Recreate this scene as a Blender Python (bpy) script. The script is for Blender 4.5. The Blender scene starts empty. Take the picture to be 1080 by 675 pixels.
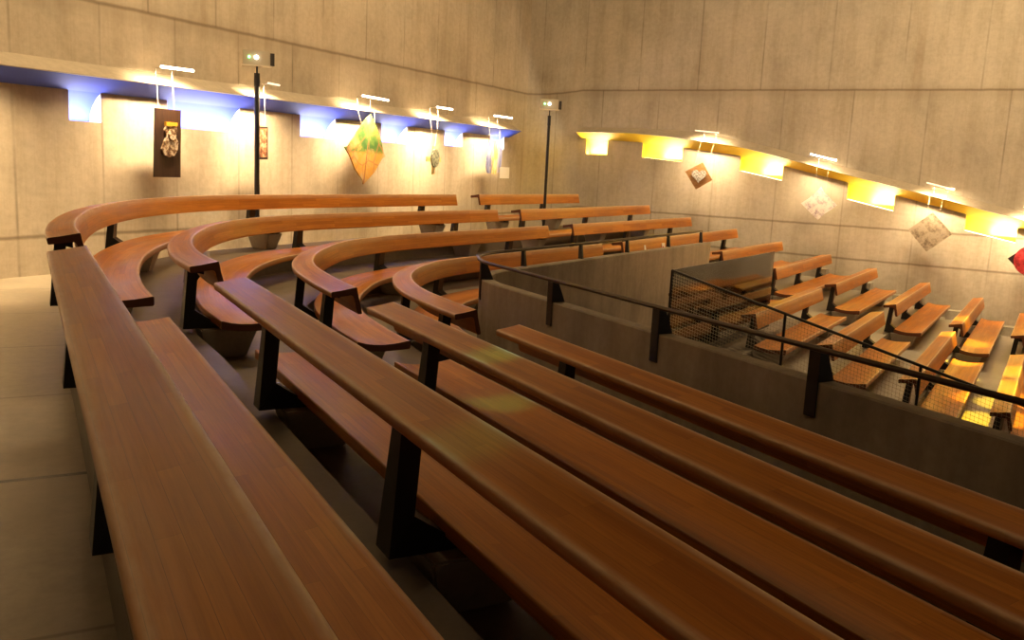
import bpy, bmesh, math, random
from mathutils import Vector, Matrix
random.seed(7)
S = bpy.context.scene
C = S.collection
EYE = 1.85
V = Vector

# ------------------------------------------------------------------ materials
def lin(c):
    return tuple(x/12.92 if x <= .04045 else ((x+.055)/1.055)**2.4 for x in c)

def newmat(name):
    m = bpy.data.materials.new(name); m.use_nodes = True
    nt = m.node_tree; b = nt.nodes['Principled BSDF']
    return m, nt, b

def N(nt, t, **kw):
    n = nt.nodes.new(t)
    for k, v in kw.items():
        if hasattr(n, k): setattr(n, k, v)
        else: n.inputs[k].default_value = v
    return n

def math_(nt, op, a, b=None, c=None):
    n = nt.nodes.new('ShaderNodeMath'); n.operation = op
    for i, x in enumerate((a, b, c)):
        if x is None: continue
        if isinstance(x, (int, float)): n.inputs[i].default_value = x
        else: nt.links.new(x, n.inputs[i])
    return n.outputs[0]

def mix(nt, fac, a, b, mode='MIX'):
    n = nt.nodes.new('ShaderNodeMix'); n.data_type = 'RGBA'; n.blend_type = mode
    for s, x in ((n.inputs[0], fac), (n.inputs[6], a), (n.inputs[7], b)):
        if isinstance(x, (int, float)): s.default_value = x
        elif isinstance(x, tuple): s.default_value = (*x, 1) if len(x) == 3 else x
        else: nt.links.new(x, s)
    return n.outputs[2]

def noise(nt, vec, scale, detail=4, rough=.6, sx=1, sy=1, sz=1):
    mp = N(nt, 'ShaderNodeMapping'); mp.inputs['Scale'].default_value = (sx, sy, sz)
    nt.links.new(vec, mp.inputs[0])
    n = N(nt, 'ShaderNodeTexNoise'); n.inputs['Scale'].default_value = scale
    n.inputs['Detail'].default_value = detail; n.inputs['Roughness'].default_value = rough
    nt.links.new(mp.outputs[0], n.inputs['Vector'])
    return n.outputs['Fac']

def ramp(nt, fac, stops):
    r = nt.nodes.new('ShaderNodeValToRGB'); e = r.color_ramp.elements
    while len(e) < len(stops): e.new(.5)
    for i, (p, c) in enumerate(stops):
        e[i].position = p; e[i].color = (*c, 1) if len(c) == 3 else c
    nt.links.new(fac, r.inputs[0]); return r.outputs[0]

def bump(nt, b, h, strength=.2, dist=.01):
    n = nt.nodes.new('ShaderNodeBump'); n.inputs['Strength'].default_value = strength
    n.inputs['Distance'].default_value = dist
    nt.links.new(h, n.inputs['Height']); nt.links.new(n.outputs[0], b.inputs['Normal'])

def simple(name, col, rough=.5, metal=0, emit=None, es=0):
    m, nt, b = newmat(name)
    b.inputs['Base Color'].default_value = (*col, 1)
    b.inputs['Roughness'].default_value = rough; b.inputs['Metallic'].default_value = metal
    if emit: b.inputs['Emission Color'].default_value = (*emit, 1); b.inputs['Emission Strength'].default_value = es
    return m

def band(nt, x, centre, half, soft):
    """1 near x==centre, 0 away"""
    d = math_(nt, 'ABSOLUTE', math_(nt, 'SUBTRACT', x, centre))
    r = N(nt, 'ShaderNodeMapRange'); r.inputs['From Min'].default_value = half
    r.inputs['From Max'].default_value = half+soft; r.inputs['To Min'].default_value = 1; r.inputs['To Max'].default_value = 0
    nt.links.new(d, r.inputs[0]); return r.outputs[0]

def concrete_wall(name, zj, period, offs, tone=(.50, .44, .35)):
    """UV: x = metres along the wall, y = height. Horizontal joints at the heights zj, panel joints each period."""
    m, nt, b = newmat(name)
    uv = N(nt, 'ShaderNodeUVMap').outputs[0]
    sp = N(nt, 'ShaderNodeSeparateXYZ'); nt.links.new(uv, sp.inputs[0])
    x, z = sp.outputs[0], sp.outputs[1]
    big = noise(nt, uv, .55, 5, .62)
    streak = noise(nt, uv, 1.6, 5, .65, 1.6, .22)
    fine = noise(nt, uv, 9, 6, .7)
    base = ramp(nt, big, [(.3, tuple(t*.80 for t in tone)), (.5, tone), (.72, tuple(t*1.13 for t in tone))])
    base = mix(nt, .5, base, ramp(nt, streak, [(.34, (.70, .65, .58)), (.55, (1, 1, 1))]), 'MULTIPLY')
    base = mix(nt, .45, base, ramp(nt, fine, [(.3, (.72, .70, .66)), (.62, (1.05, 1.05, 1.05))]), 'MULTIPLY')
    # board marks
    bd = math_(nt, 'FRACT', math_(nt, 'MULTIPLY', x, 1/.16))
    bl = band(nt, bd, .5, .03, .08)
    base = mix(nt, math_(nt, 'MULTIPLY', bl, .05), base, (.2, .17, .12))
    hb = band(nt, math_(nt, 'FRACT', math_(nt, 'MULTIPLY', z, 1/.19)), .5, .02, .08)
    base = mix(nt, math_(nt, 'MULTIPLY', hb, .02), base, (.2, .17, .12))
    # panel joints, shifted above the highest horizontal joint
    up = math_(nt, 'GREATER_THAN', z, max(zj))
    xs = math_(nt, 'ADD', math_(nt, 'ADD', x, offs), math_(nt, 'MULTIPLY', up, period*.37))
    f = math_(nt, 'FRACT', math_(nt, 'MULTIPLY', xs, 1/period))
    wob = math_(nt, 'MULTIPLY', math_(nt, 'SUBTRACT', streak, .5), .004)
    vj = band(nt, math_(nt, 'ADD', f, wob), .5, .006/period, .022/period)
    vstr = math_(nt, 'MULTIPLY', vj, ramp_val(nt, noise(nt, uv, .9, 2), .35, .65, .05, .5))
    base = mix(nt, vstr, base, (.11, .085, .055))
    wz = math_(nt, 'ADD', z, math_(nt, 'MULTIPLY', math_(nt, 'SUBTRACT', noise(nt, uv, 2.5, 4), .5), .035))
    for i, q in enumerate(zj):
        hj = band(nt, wz, q, .010, .03)
        base = mix(nt, math_(nt, 'MULTIPLY', hj, .62), base, (.13, .095, .055))
        if i == 0:
            st = band(nt, wz, q-.06, .05, .16)
            base = mix(nt, math_(nt, 'MULTIPLY', math_(nt, 'MULTIPLY', st, fine), .38), base, (.20, .14, .08))
    # tie holes
    hx = math_(nt, 'SUBTRACT', f, .53)
    # rust-brown drips
    dr = noise(nt, uv, .8, 3, .5, 2.2, .12)
    drm = math_(nt, 'MULTIPLY', ramp_val(nt, dr, .62, .75, 0, .42), up)
    base = mix(nt, drm, base, (.27, .17, .08))
    nt.links.new(base, b.inputs['Base Color'])
    b.inputs['Roughness'].default_value = .78
    b.inputs['Specular IOR Level'].default_value = .3
    bump(nt, b, fine, .25, .008)
    return m

def ramp_val(nt, fac, a, b_, lo, hi):
    r = N(nt, 'ShaderNodeMapRange')
    r.inputs['From Min'].default_value = a; r.inputs['From Max'].default_value = b_
    r.inputs['To Min'].default_value = lo; r.inputs['To Max'].default_value = hi
    nt.links.new(fac, r.inputs[0]); return r.outputs[0]

def concrete(name, tone, rough=.7, spot=.5, scale=1.2, streaky=0, joint=None):
    m, nt, b = newmat(name)
    co = N(nt, 'ShaderNodeTexCoord').outputs['Object']
    n1 = noise(nt, co, scale, 6, .62); n2 = noise(nt, co, scale*9, 5, .7)
    base = ramp(nt, n1, [(.3, tuple(t*(1-.45*spot) for t in tone)), (.52, tone), (.75, tuple(t*(1+.25*spot) for t in tone))])
    base = mix(nt, .4, base, ramp(nt, n2, [(.32, (.7, .68, .64)), (.6, (1.05, 1.05, 1.05))]), 'MULTIPLY')
    if streaky:
        n3 = noise(nt, co, 3.2, 4, .6, 1, 1, .12)
        base = mix(nt, streaky, base, ramp(nt, n3, [(.35, (.55, .52, .48)), (.62, (1.15, 1.15, 1.12))]), 'MULTIPLY')
    if joint:
        sp = N(nt, 'ShaderNodeSeparateXYZ'); nt.links.new(co, sp.inputs[0])
        j = band(nt, sp.outputs[1], 5.49, .018, .012)
        base = mix(nt, math_(nt, 'MULTIPLY', j, .93), base, (.01, .008, .006))
        f = math_(nt, 'FRACT', math_(nt, 'DIVIDE', math_(nt, 'SUBTRACT', sp.outputs[1], 5.49-.945), 1.89))
        j2 = band(nt, f, .5, .004, .006)
        base = mix(nt, math_(nt, 'MULTIPLY', j2, .45), base, (.06, .05, .035))
        j3 = band(nt, sp.outputs[0], -1.6, .006, .01)
        base = mix(nt, math_(nt, 'MULTIPLY', j3, .5), base, (.06, .05, .035))
    nt.links.new(base, b.inputs['Base Color'])
    rr = ramp_val(nt, n1, .3, .7, max(.29, rough-.1), rough+.1); nt.links.new(rr, b.inputs['Roughness'])
    bump(nt, b, n2, .2, .006)
    return m

def wood(name, c1, c2, rough=.30):
    m, nt, b = newmat(name)
    uv = N(nt, 'ShaderNodeUVMap').outputs[0]
    br = N(nt, 'ShaderNodeTexBrick'); nt.links.new(uv, br.inputs['Vector'])
    br.offset = .37; br.offset_frequency = 3
    br.inputs['Color1'].default_value = (*c1, 1); br.inputs['Color2'].default_value = (*c2, 1)
    br.inputs['Mortar'].default_value = (*(x*.45 for x in c1), 1)
    br.inputs['Scale'].default_value = 1; br.inputs['Mortar Size'].default_value = .0007
    br.inputs['Mortar Smooth'].default_value = .6
    br.inputs['Brick Width'].default_value = .95; br.inputs['Row Height'].default_value = .048
    g = noise(nt, uv, 7, 6, .65, .28, 9)
    col = mix(nt, .55, br.outputs['Color'], ramp(nt, g, [(.3, (.62, .52, .42)), (.6, (1.1, 1.08, 1.04))]), 'MULTIPLY')
    w = noise(nt, uv, 1.1, 4, .6, .8, 2.5)
    col = mix(nt, .5, col, ramp(nt, w, [(.35, (.72, .64, .56)), (.6, (1.12, 1.12, 1.1))]), 'MULTIPLY')
    at = N(nt, 'ShaderNodeAttribute'); at.attribute_name = 'wear_glint'
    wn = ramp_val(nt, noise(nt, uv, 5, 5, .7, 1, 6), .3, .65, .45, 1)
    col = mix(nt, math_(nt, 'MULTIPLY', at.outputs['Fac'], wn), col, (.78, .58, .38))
    nt.links.new(col, b.inputs['Base Color'])
    nt.links.new(ramp_val(nt, w, .3, .7, .285, rough+.12), b.inputs['Roughness'])
    b.inputs['Coat Weight'].default_value = 0
    b.inputs['Specular IOR Level'].default_value = .27
    bump(nt, b, g, .03, .002)
    return m

M = {}
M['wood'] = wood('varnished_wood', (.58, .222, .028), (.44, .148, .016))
M['endgrain'] = simple('dark_end_grain', (.11, .032, .012), .45)
M['steel'] = simple('black_painted_steel', (.012, .011, .012), .42)
M['wall_left'] = concrete_wall('board_marked_concrete_left', (3.93, .55), 1.42, .35, (.52, .45, .345))
M['wall_right'] = concrete_wall('board_marked_concrete_right', (4.21, .74, -.11), 1.78, .52, (.50, .45, .365))
M['ledge'] = concrete('ledge_concrete', (.52, .45, .34), .8, .3)
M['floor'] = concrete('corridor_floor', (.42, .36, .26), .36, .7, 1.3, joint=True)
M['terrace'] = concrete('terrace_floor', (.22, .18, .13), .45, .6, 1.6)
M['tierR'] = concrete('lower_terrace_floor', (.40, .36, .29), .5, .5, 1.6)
M['foot'] = concrete('foot_block_concrete', (.44, .40, .33), .7, .35, 3)
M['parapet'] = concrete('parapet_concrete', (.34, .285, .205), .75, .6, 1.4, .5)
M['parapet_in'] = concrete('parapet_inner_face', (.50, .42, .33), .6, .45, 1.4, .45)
M['ceiling'] = simple('ceiling_concrete', (.13, .105, .08), .9)
M['blue'] = simple('blue_paint', (.05, .085, .48), .7)
M['bluewash'] = simple('pale_blue_paint', (.28, .30, .66), .7)
M['yellow'] = simple('yellow_paint', (.92, .62, .03), .6)
M['cream'] = simple('cream_plaster', (.72, .66, .50), .8)
M['glow'] = simple('notch_light', (1, 1, 1), .5, emit=(.95, .92, 1), es=3)
M['glowy'] = simple('notch_light_yellow', (1, 1, 1), .5, emit=(1, .93, .62), es=3)
M['tube'] = simple('lamp_tube', (1, 1, 1), .5, emit=(1, .80, .55), es=7)
M['tubeoff'] = simple('lamp_tube_housing', (.8, .75, .65), .4, emit=(1, .8, .55), es=.8)
M['rod'] = simple('lamp_rod', (.42, .38, .32), .4, .6)
M['cord'] = simple('hanging_cord', (.50, .44, .35), .6)
M['rail'] = simple('dark_bronze_rail', (.075, .058, .045), .3, .8)
M['thinrail'] = simple('dark_rail', (.035, .03, .028), .35, .6)
M['wire'] = simple('steel_wire', (.42, .36, .26), .4, .5)

# ------------------------------------------------------------------ mesh helpers
def link(name, bm, mats, parent=None, smooth=False, loc=None):
    me = bpy.data.meshes.new(name)
    bmesh.ops.recalc_face_normals(bm, faces=bm.faces)
    if loc is not None:
        bmesh.ops.translate(bm, verts=bm.verts, vec=-V(loc))
    bm.to_mesh(me); bm.free()
    for m in (mats if isinstance(mats, (list, tuple)) else [mats]): me.materials.append(m)
    if smooth:
        for p in me.polygons: p.use_smooth = True
        try: me.set_sharp_from_angle(angle=math.radians(38))
        except Exception: pass
    o = bpy.data.objects.new(name, me); C.objects.link(o)
    if parent is not None: o.parent = parent
    if loc is not None: o.location = loc if parent is None else V(loc)
    return o

def thing(name, label, cat, loc=(0, 0, 0), group=None):
    o = bpy.data.objects.new(name, None); C.objects.link(o)
    o.empty_display_size = .2
    o.location = loc; o['label'] = label; o['category'] = cat
    if group: o['group'] = group
    return o

def tag(o, label, cat, group=None):
    o['label'] = label; o['category'] = cat
    if group: o['group'] = group
    return o

def struct(name, bm, mats, smooth=False):
    o = link(name, bm, mats, None, smooth); o['kind'] = 'structure'; return o

def uvl(bm): return bm.loops.layers.uv.verify()

def hexa(bm, p, mi=0):
    """8 points: bottom 0-3, top 4-7"""
    v = [bm.verts.new(q) for q in p]
    for f in ((0, 3, 2, 1), (4, 5, 6, 7), (0, 1, 5, 4), (1, 2, 6, 5), (2, 3, 7, 6), (3, 0, 4, 7)):
        fc = bm.faces.new([v[i] for i in f]); fc.material_index = mi
    return v

def box_axes(bm, o, ax, ay, az, mi=0):
    """box from corner o with edge vectors"""
    o, ax, ay, az = V(o), V(ax), V(ay), V(az)
    return hexa(bm, [o, o+ax, o+ax+ay, o+ay, o+az, o+ax+az, o+ax+ay+az, o+ay+az], mi)

def tube(bm, pts, r, n=10, cap=True, r2=None):
    pts = [V(p) for p in pts]; rings = []
    for i, p in enumerate(pts):
        t = (pts[min(i+1, len(pts)-1)]-pts[max(i-1, 0)]).normalized()
        a = t.cross(V((0, 0, 1)))
        if a.length < 1e-3: a = t.cross(V((0, 1, 0)))
        a.normalize(); b = t.cross(a).normalized()
        rr = r if r2 is None else r+(r2-r)*i/(len(pts)-1)
        rings.append([bm.verts.new(p+a*rr*math.cos(k*2*math.pi/n)+b*rr*math.sin(k*2*math.pi/n)) for k in range(n)])
    for i in range(len(rings)-1):
        for k in range(n):
            bm.faces.new((rings[i][k], rings[i][(k+1) % n], rings[i+1][(k+1) % n], rings[i+1][k]))
    if cap: bm.faces.new(rings[0]); bm.faces.new(rings[-1][::-1])

def catmull(P, per=8):
    P = [V((*p, 0)) if len(p) == 2 else V(p) for p in P]
    Q = [P[0]*2-P[1]]+P+[P[-1]*2-P[-2]]; out = []
    for i in range(1, len(Q)-2):
        p0, p1, p2, p3 = Q[i-1:i+3]
        t1 = (p1-p0).length**.5; t2 = t1+(p2-p1).length**.5; t3 = t2+(p3-p2).length**.5
        for k in range(per):
            t = t1+(t2-t1)*k/per
            A1 = p0*((t1-t)/t1)+p1*(t/t1); A2 = p1*((t2-t)/(t2-t1))+p2*((t-t1)/(t2-t1)); A3 = p2*((t3-t)/(t3-t2))+p3*((t-t2)/(t3-t2))
            B1 = A1*((t2-t)/t2)+A2*(t/t2); B2 = A2*((t3-t)/(t3-t1))+A3*((t-t1)/(t3-t1))
            out.append(B1*((t2-t)/(t2-t1))+B2*((t-t1)/(t2-t1)))
    out.append(P[-1]); return out

class Path:
    def __init__(s, pts, curved=False, per=10):
        s.p = catmull(pts, per) if curved else [V((*p[:2], 0)) for p in pts]
        s.d = [0]
        for i in range(1, len(s.p)): s.d.append(s.d[-1]+(s.p[i]-s.p[i-1]).length)
        s.L = s.d[-1]
    def at(s, l):
        """point at length l, straight continuation outside"""
        if l <= 0: t = (s.p[1]-s.p[0]).normalized(); return s.p[0]+t*l
        if l >= s.L: t = (s.p[-1]-s.p[-2]).normalized(); return s.p[-1]+t*(l-s.L)
        for i in range(1, len(s.d)):
            if l <= s.d[i]:
                return s.p[i-1].lerp(s.p[i], (l-s.d[i-1])/(s.d[i]-s.d[i-1]))
    def tan(s, l, e=.15): return (s.at(l+e)-s.at(l-e)).normalized()
    def out(s, l): t = s.tan(l); return V((-t.y, t.x, 0))
    def near(s, x, y):
        q = V((x, y, 0)); n = max(20, int(s.L*20))
        return min((s.L*i/n for i in range(n+1)), key=lambda l: (s.at(l)-q).length)

def sweep(bm, path, prof, l0, l1, z, step=.25, mi=0, mcap=1, zf=None, skew=(0, 0)):
    """prof = [(u, dz)] closed, u outward. UV: x along, y around. skew slants the end cuts."""
    uv = uvl(bm)
    n = max(1, int(abs(l1-l0)/step)); rings = []
    wl = bm.verts.layers.float.new('wear_glint')
    if len(path.p) == 2: n = 1
    per = [0]
    for i in range(len(prof)):
        a, b = prof[i], prof[(i+1) % len(prof)]; per.append(per[-1]+math.hypot(a[0]-b[0], a[1]-b[1]))
    off = random.random()*30; offv = random.randint(0, 40)*.048
    for i in range(n+1):
        l = l0+(l1-l0)*i/n; p = path.at(l); o = path.out(l); t = path.tan(l)
        sk = skew[0] if i == 0 else (skew[1] if i == n else 0)
        ring = [bm.verts.new(p+o*u+t*(sk*u)+V((0, 0, z+w))) for u, w in prof]
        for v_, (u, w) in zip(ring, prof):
            v_[wl] = max(math.exp(-(math.hypot(u-eu, w-ew)/er)**2) for eu, ew, er in WORN_GLINT)
        rings.append(ring)
    m = len(prof)
    for i in range(n):
        la, lb = l0+(l1-l0)*i/n, l0+(l1-l0)*(i+1)/n
        for k in range(m):
            f = bm.faces.new((rings[i][k], rings[i][(k+1) % m], rings[i+1][(k+1) % m], rings[i+1][k])); f.material_index = mi
            for lp, q in zip(f.loops, ((la, per[k]), (la, per[k+1]), (lb, per[k+1]), (lb, per[k]))):
                lp[uv].uv = (q[0]+off, q[1]+offv)
    for r in (rings[0], rings[-1]):
        f = bm.faces.new(r); f.material_index = mcap
        for lp in f.loops: lp[uv].uv = (lp.vert.co.z*.2, lp.vert.co.z)

# ------------------------------------------------------------------ pews
WORN_GLINT = [(.004, -.002, .014), (.226, -.046, .015), (-.516, -.512, .014)]   # pale edges: worn varnish, plus the ridge highlight painted into the colour
def fillet(corners, n=4):
    """corners = [(u, z, radius)] -> closed outline with rounded corners"""
    out = []; m = len(corners)
    for i, (x, y, r) in enumerate(corners):
        p = V((x, y, 0)); a = V((*corners[i-1][:2], 0))-p; b = V((*corners[(i+1) % m][:2], 0))-p
        if r == 0: out.append((x, y)); continue
        r = min(r, a.length*.48, b.length*.48); a, b = p+a.normalized()*r, p+b.normalized()*r
        for k in range(n+1):
            t = k/n; q = a*(1-t)**2+p*2*t*(1-t)+b*t*t; out.append((q.x, q.y))
    return out
BACK = fillet([(-.001, .003, .022), (.024, -.003, 0), (.06, -.010, 0), (.14, -.026, 0), (.200, -.034, 0), (.232, -.038, .020), (.226, -.092, .014), (.10, -.074, 0),
               (.030, -.066, .03), (.016, -.13, 0), (.002, -.20, 0), (-.014, -.242, .012), (-.054, -.242, .014), (-.040, -.17, 0), (-.018, -.085, 0)])
SEAT = fillet([(-.016, -.494, .014), (-.10, -.517, 0), (-.18, -.528, 0), (-.27, -.532, 0), (-.37, -.526, 0), (-.46, -.513, 0), (-.49, -.508, 0), (-.522, -.503, .022),
               (-.522, -.582, .018), (-.37, -.590, 0), (-.26, -.594, 0), (-.15, -.588, 0), (-.06, -.574, 0), (-.016, -.566, .012)])
BRK = [(.034, -.072), (.165, -.084), (.215, -.62), (-.40, -.62), (-.425, -.605), (-.41, -.588), (-.15, -.586), (-.06, -.572), (-.012, -.545), (.115, -.46),
       (.085, -.14), (.034, -.155)]

def bracket(bm, path, l, z):
    p = path.at(l); o = path.out(l); t = path.tan(l)
    a, b = [], []
    for u, w in BRK:
        hw = .048 if w > -.1 else (.06 if w > -.32 else .075)
        q = p+o*u+V((0, 0, z+w))
        a.append(bm.verts.new(q-t*hw)); b.append(bm.verts.new(q+t*hw))
    bm.faces.new(a); bm.faces.new(b[::-1])
    for i in range(len(a)):
        j = (i+1) % len(a); bm.faces.new((a[i], a[j], b[j], b[i]))

def footblock(bm, path, l, z, drop=.88):
    p = path.at(l); o = path.out(l); t = path.tan(l)
    def q(u, s, w): return p+o*u+t*s+V((0, 0, z+w))
    hexa(bm, [q(-.31, -.115, -drop), q(-.31, .115, -drop), q(.02, .115, -drop), q(.02, -.115, -drop),
              q(-.40, -.175, -.621), q(-.40, .175, -.621), q(.08, .175, -.621), q(.08, -.175, -.621)])
    bmesh.ops.bevel(bm, geom=bm.edges[:], offset=.012, segments=2, affect='EDGES')

def pew(kind, label, pts, z, posts, seat=(0, 0), curved=False, group=None, skew=(0, 0), wide=1):
    path = Path(pts, curved)
    mid = path.at(path.L/2)
    base = V((mid.x, mid.y, z-.88))
    t = thing(kind, label, 'pew', base, group)
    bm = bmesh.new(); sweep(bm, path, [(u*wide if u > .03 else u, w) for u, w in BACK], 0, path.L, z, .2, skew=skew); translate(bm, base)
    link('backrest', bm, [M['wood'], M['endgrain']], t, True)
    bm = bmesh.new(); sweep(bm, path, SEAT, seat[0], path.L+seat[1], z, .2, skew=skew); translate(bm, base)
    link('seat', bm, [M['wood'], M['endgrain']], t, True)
    for q in posts:
        l = path.near(*q) if isinstance(q, tuple) else q
        bm = bmesh.new(); bracket(bm, path, l, z); translate(bm, base)
        link('bracket', bm, M['steel'], t)
        bm = bmesh.new(); footblock(bm, path, l, z); translate(bm, base)
        o = link('foot_block', bm, M['foot'], t); o['label'] = 'concrete foot block'
    return t, path

def translate(bm, base):
    bmesh.ops.translate(bm, verts=bm.verts, vec=-V(base))

H = [.66, .88, 1.12, 1.36, 1.60, 1.84, 2.08, 2.32, 2.56, 2.80, 3.04]
Z = [EYE-h for h in H]
FLOOR = [z-.88 for z in Z]
ARM = V((.86048, .50949, 0)); SIDE = V((.50949, -.86048, 0))
def pq(p, q): v = ARM*p+SIDE*q; return (v.x, v.y)

# near straight pews (run along +Y, sitters face +X)
near = [(.35, 6.68, 5.95, 'long straight pew nearest the left aisle, cut off by the bottom edge of the photo'),
        (1.38, 6.62, 5.93, 'second straight pew from the left aisle, two black brackets seen below its back'),
        (2.58, 6.78, 6.05, 'third straight pew from the left aisle, green streak of light on its top'),
        (3.77, 6.82, 6.1, 'straight pew directly in front of the concrete parapet')]
for k, (a, te, ts, lab) in enumerate(near):
    pts = [(a+(.02 if k == 0 else 0), -1.6), (a-(.012 if k == 0 else 0), te)]
    t, pth = pew('pew', lab, pts, Z[k], [1.6+v for v in ((.8, 3.05, 5.3), (.9, 3.12, 5.33), (1.0, 5.7), (2.2, 5.8))[k]], (0, -.2 if k == 1 else 0), False, 'straight pews beside the camera', (0, 0), 1.06 if k == 0 else 1)

# curved pews of the bend
c_pts = [
 [(.345, 7.66), (.345, 8.45), (.43, 9.6), (.70, 11.2), (1.30, 12.95), (2.35, 14.5), (3.93, 15.72), (5.8, 16.85), (8.36, 18.33)],
 [(1.36, 7.60), (1.335, 8.35), (1.42, 9.35), (1.66, 10.5), (2.12, 11.8), (2.86, 13.02), (4.02, 14.05), (5.7, 15.06), (8.518, 16.6)],
 [(2.545, 7.62), (2.56, 8.3), (2.66, 9.35), (2.89, 10.2), (3.27, 11.06), (3.90, 12.1), (5.0, 13.1), (6.9, 14.24), (9.116, 15.53)],
 [(3.742, 7.63), (3.745, 8.4), (3.81, 9.2), (4.02, 10.0), (4.29, 10.6), (4.85, 11.4), (5.58, 12.03), (6.7, 12.67), (9.616, 14.318)]]
c_posts = [[.45, (1.11, 12.37), (3.43, 15.3), (7.46, 17.74)],
           [.45, (1.75, 10.9), (3.75, 13.9), (7.47, 15.9)],
           [.45, (2.68, 9.55), (4.79, 12.95), (8.11, 14.9)],
           [.45, (3.84, 9.4), (5.3, 11.85), (8.4, 13.6)]]
c_lab = ['outermost curved pew, bending nearest the left wall below the hung artworks',
         'second curved pew from the left wall, starting behind the end of the second straight pew',
         'third curved pew from the left wall, orange glint inside its bend',
         'innermost curved pew, bending round just outside the corner of the concrete parapet']
for k in range(4):
    pew('curved_pew', c_lab[k], c_pts[k], Z[k], c_posts[k], (0, 0), True, 'curved pews in the bend')

# second segments along the far arm
far = [(0, (9.15, 18.79), (13.45, 21.35), [(9.73, 18.95), (11.99, 20.35)], 'short pew by the corner of the hall, below the slim blue and gold artwork'),
       (1, (9.192, 16.85), (15.45, 20.75), [(9.5, 17.0), (12.2, 18.7), (14.6, 20.2)], 'pew in the second row of the far arm, ending near the right wall'),
       (2, (10.045, 16.1), (15.9, 19.45), [(10.4, 16.2), (12.6, 17.6), (15.0, 18.9)], 'pew in the third row of the far arm, behind the end of the parapet wall'),
       (3, (10.361, 14.71), (16.892, 18.7), [(10.75, 15.0), (14.6, 17.3), (16.4, 18.4)], 'pew behind the parapet rail with two leaflets against its back')]
for k, a, b, ps, lab in far:
    pew('pew', lab, [a, b], Z[k], ps, (0, 0), False, 'pews at the far wall')
# lower block on the right
def row(k, q, p0, p1, lab):
    L = p1-p0
    pew('pew', lab, [pq(p0, q), pq(p1, q)], Z[k], [.42, L/2, L-.5] if L > 4.9 else [.42, L-.55], (0, 0), False, 'pews of the lower block')
row(4, -6.25, 19.2, 24.1, 'pew just beyond the end of the parapet wall, highest of the lower block')
row(5, -5.02, 13.6, 18.0, 'pew standing behind the tinted glass panel')
row(5, -5.02, 19.05, 24.3, 'pew near the right wall, just behind the right edge of the tinted glass panel')
row(6, -3.90, 13.88, 18.4, 'first pew in front of the tinted glass panel, its end behind the wire mesh')
row(6, -3.85, 19.45, 24.2, 'pew below the brown diamond artwork on the wall side of the lower block')
row(7, -2.62, 13.44, 17.8, 'second pew down from the tinted glass, on the mesh side of the lower block')
row(7, -2.60, 19.07, 24.3, 'pew below the white diamond artwork on the wall side of the lower block')
row(8, -1.40, 13.01, 18.0, 'third pew down from the tinted glass, crossed by both rails, yellow light on its seat')
row(8, -1.39, 19.1, 24.3, 'pew below the beige diamond artwork, yellow light on its seat')
row(9, -.26, 12.96, 17.9, 'yellow lit pew at the right edge of the photo, near end showing below the handrail')
row(9, -.36, 20.3, 24.3, 'pew at the right edge of the photo nearest the right wall, only its end showing')

# ------------------------------------------------------------------ floors
def ring_strip(name, po, pi, zt, zb, zin, mat):
    """terrace between outer outline po and inner outline pi (lists of xy), top zt; outer riser from zb, inner riser down to zin"""
    bm = bmesh.new(); n = len(po)
    vo = [bm.verts.new((*p, zt)) for p in po]; vi = [bm.verts.new((*p, zt)) for p in pi]
    lo = [bm.verts.new((*p, zin-.1)) for p in po]; li = [bm.verts.new((*p, zin-.1)) for p in pi]
    for i in range(n-1):
        bm.faces.new((vo[i], vo[i+1], vi[i+1], vi[i])); bm.faces.new((lo[i], li[i], li[i+1], lo[i+1]))
        bm.faces.new((vi[i], vi[i+1], li[i+1], li[i])); bm.faces.new((vo[i], lo[i], lo[i+1], vo[i+1]))
    bm.faces.new((vo[0], vi[0], li[0], lo[0])); bm.faces.new((vo[-1], lo[-1], li[-1], vi[-1]))
    return struct(name, bm, mat)

def outline(k, u=.11, n=90):
    a = near[k][0]
    arm_q = [-11.75, -10.05, -8.75, -7.50][k]
    pts = [(a, -3.0), (a, 6.0), (a, 7.0)] + c_pts[k][1:7] + [pq(14.0, arm_q), pq(19, arm_q), pq(24.8, arm_q)]
    P = Path(pts, True, 8)
    res = []
    for i in range(n+1):
        l = P.L*i/n; v = P.at(l)+P.out(l)*u; res.append((v.x, v.y))
    return res
# parapet outline
def par_line(off, endp=18.27, q0=-6.36, a0=4.75, r=1.6, start=-3.0, n=14):
    """line of the parapet shifted inwards (towards the void) by off"""
    a = a0+off; q = q0+off
    # corner where x=a meets SIDE.p=q
    ty = (SIDE.x*a-q)/(-SIDE.y); cor = V((a, ty, 0))
    ang = math.acos(V((0, 1, 0)).dot(ARM)); rr = r-off; tl = rr*math.tan(ang/2)
    st = cor-V((0, tl, 0)); cen = st+V((rr, 0, 0))
    pts = [(a, start), (st.x, st.y-.01)]
    for i in range(n+1):
        th = math.pi-ang*i/n; pts.append((cen.x+rr*math.cos(th), cen.y+rr*math.sin(th)))
    e = ARM*endp+SIDE*q; pts.append((e.x, e.y)); return pts

def resample(pts, n):
    P = Path(pts); return [tuple(P.at(P.L*i/n)[:2]) for i in range(n+1)]

outs = [outline(k) for k in range(4)]
o4 = resample(par_line(.02, 24.8), 90)
for k in range(4):
    inner = outs[k+1] if k < 3 else o4
    ring_strip('floor', outs[k], inner, FLOOR[k], 0, FLOOR[k+1], M['terrace'])
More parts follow.
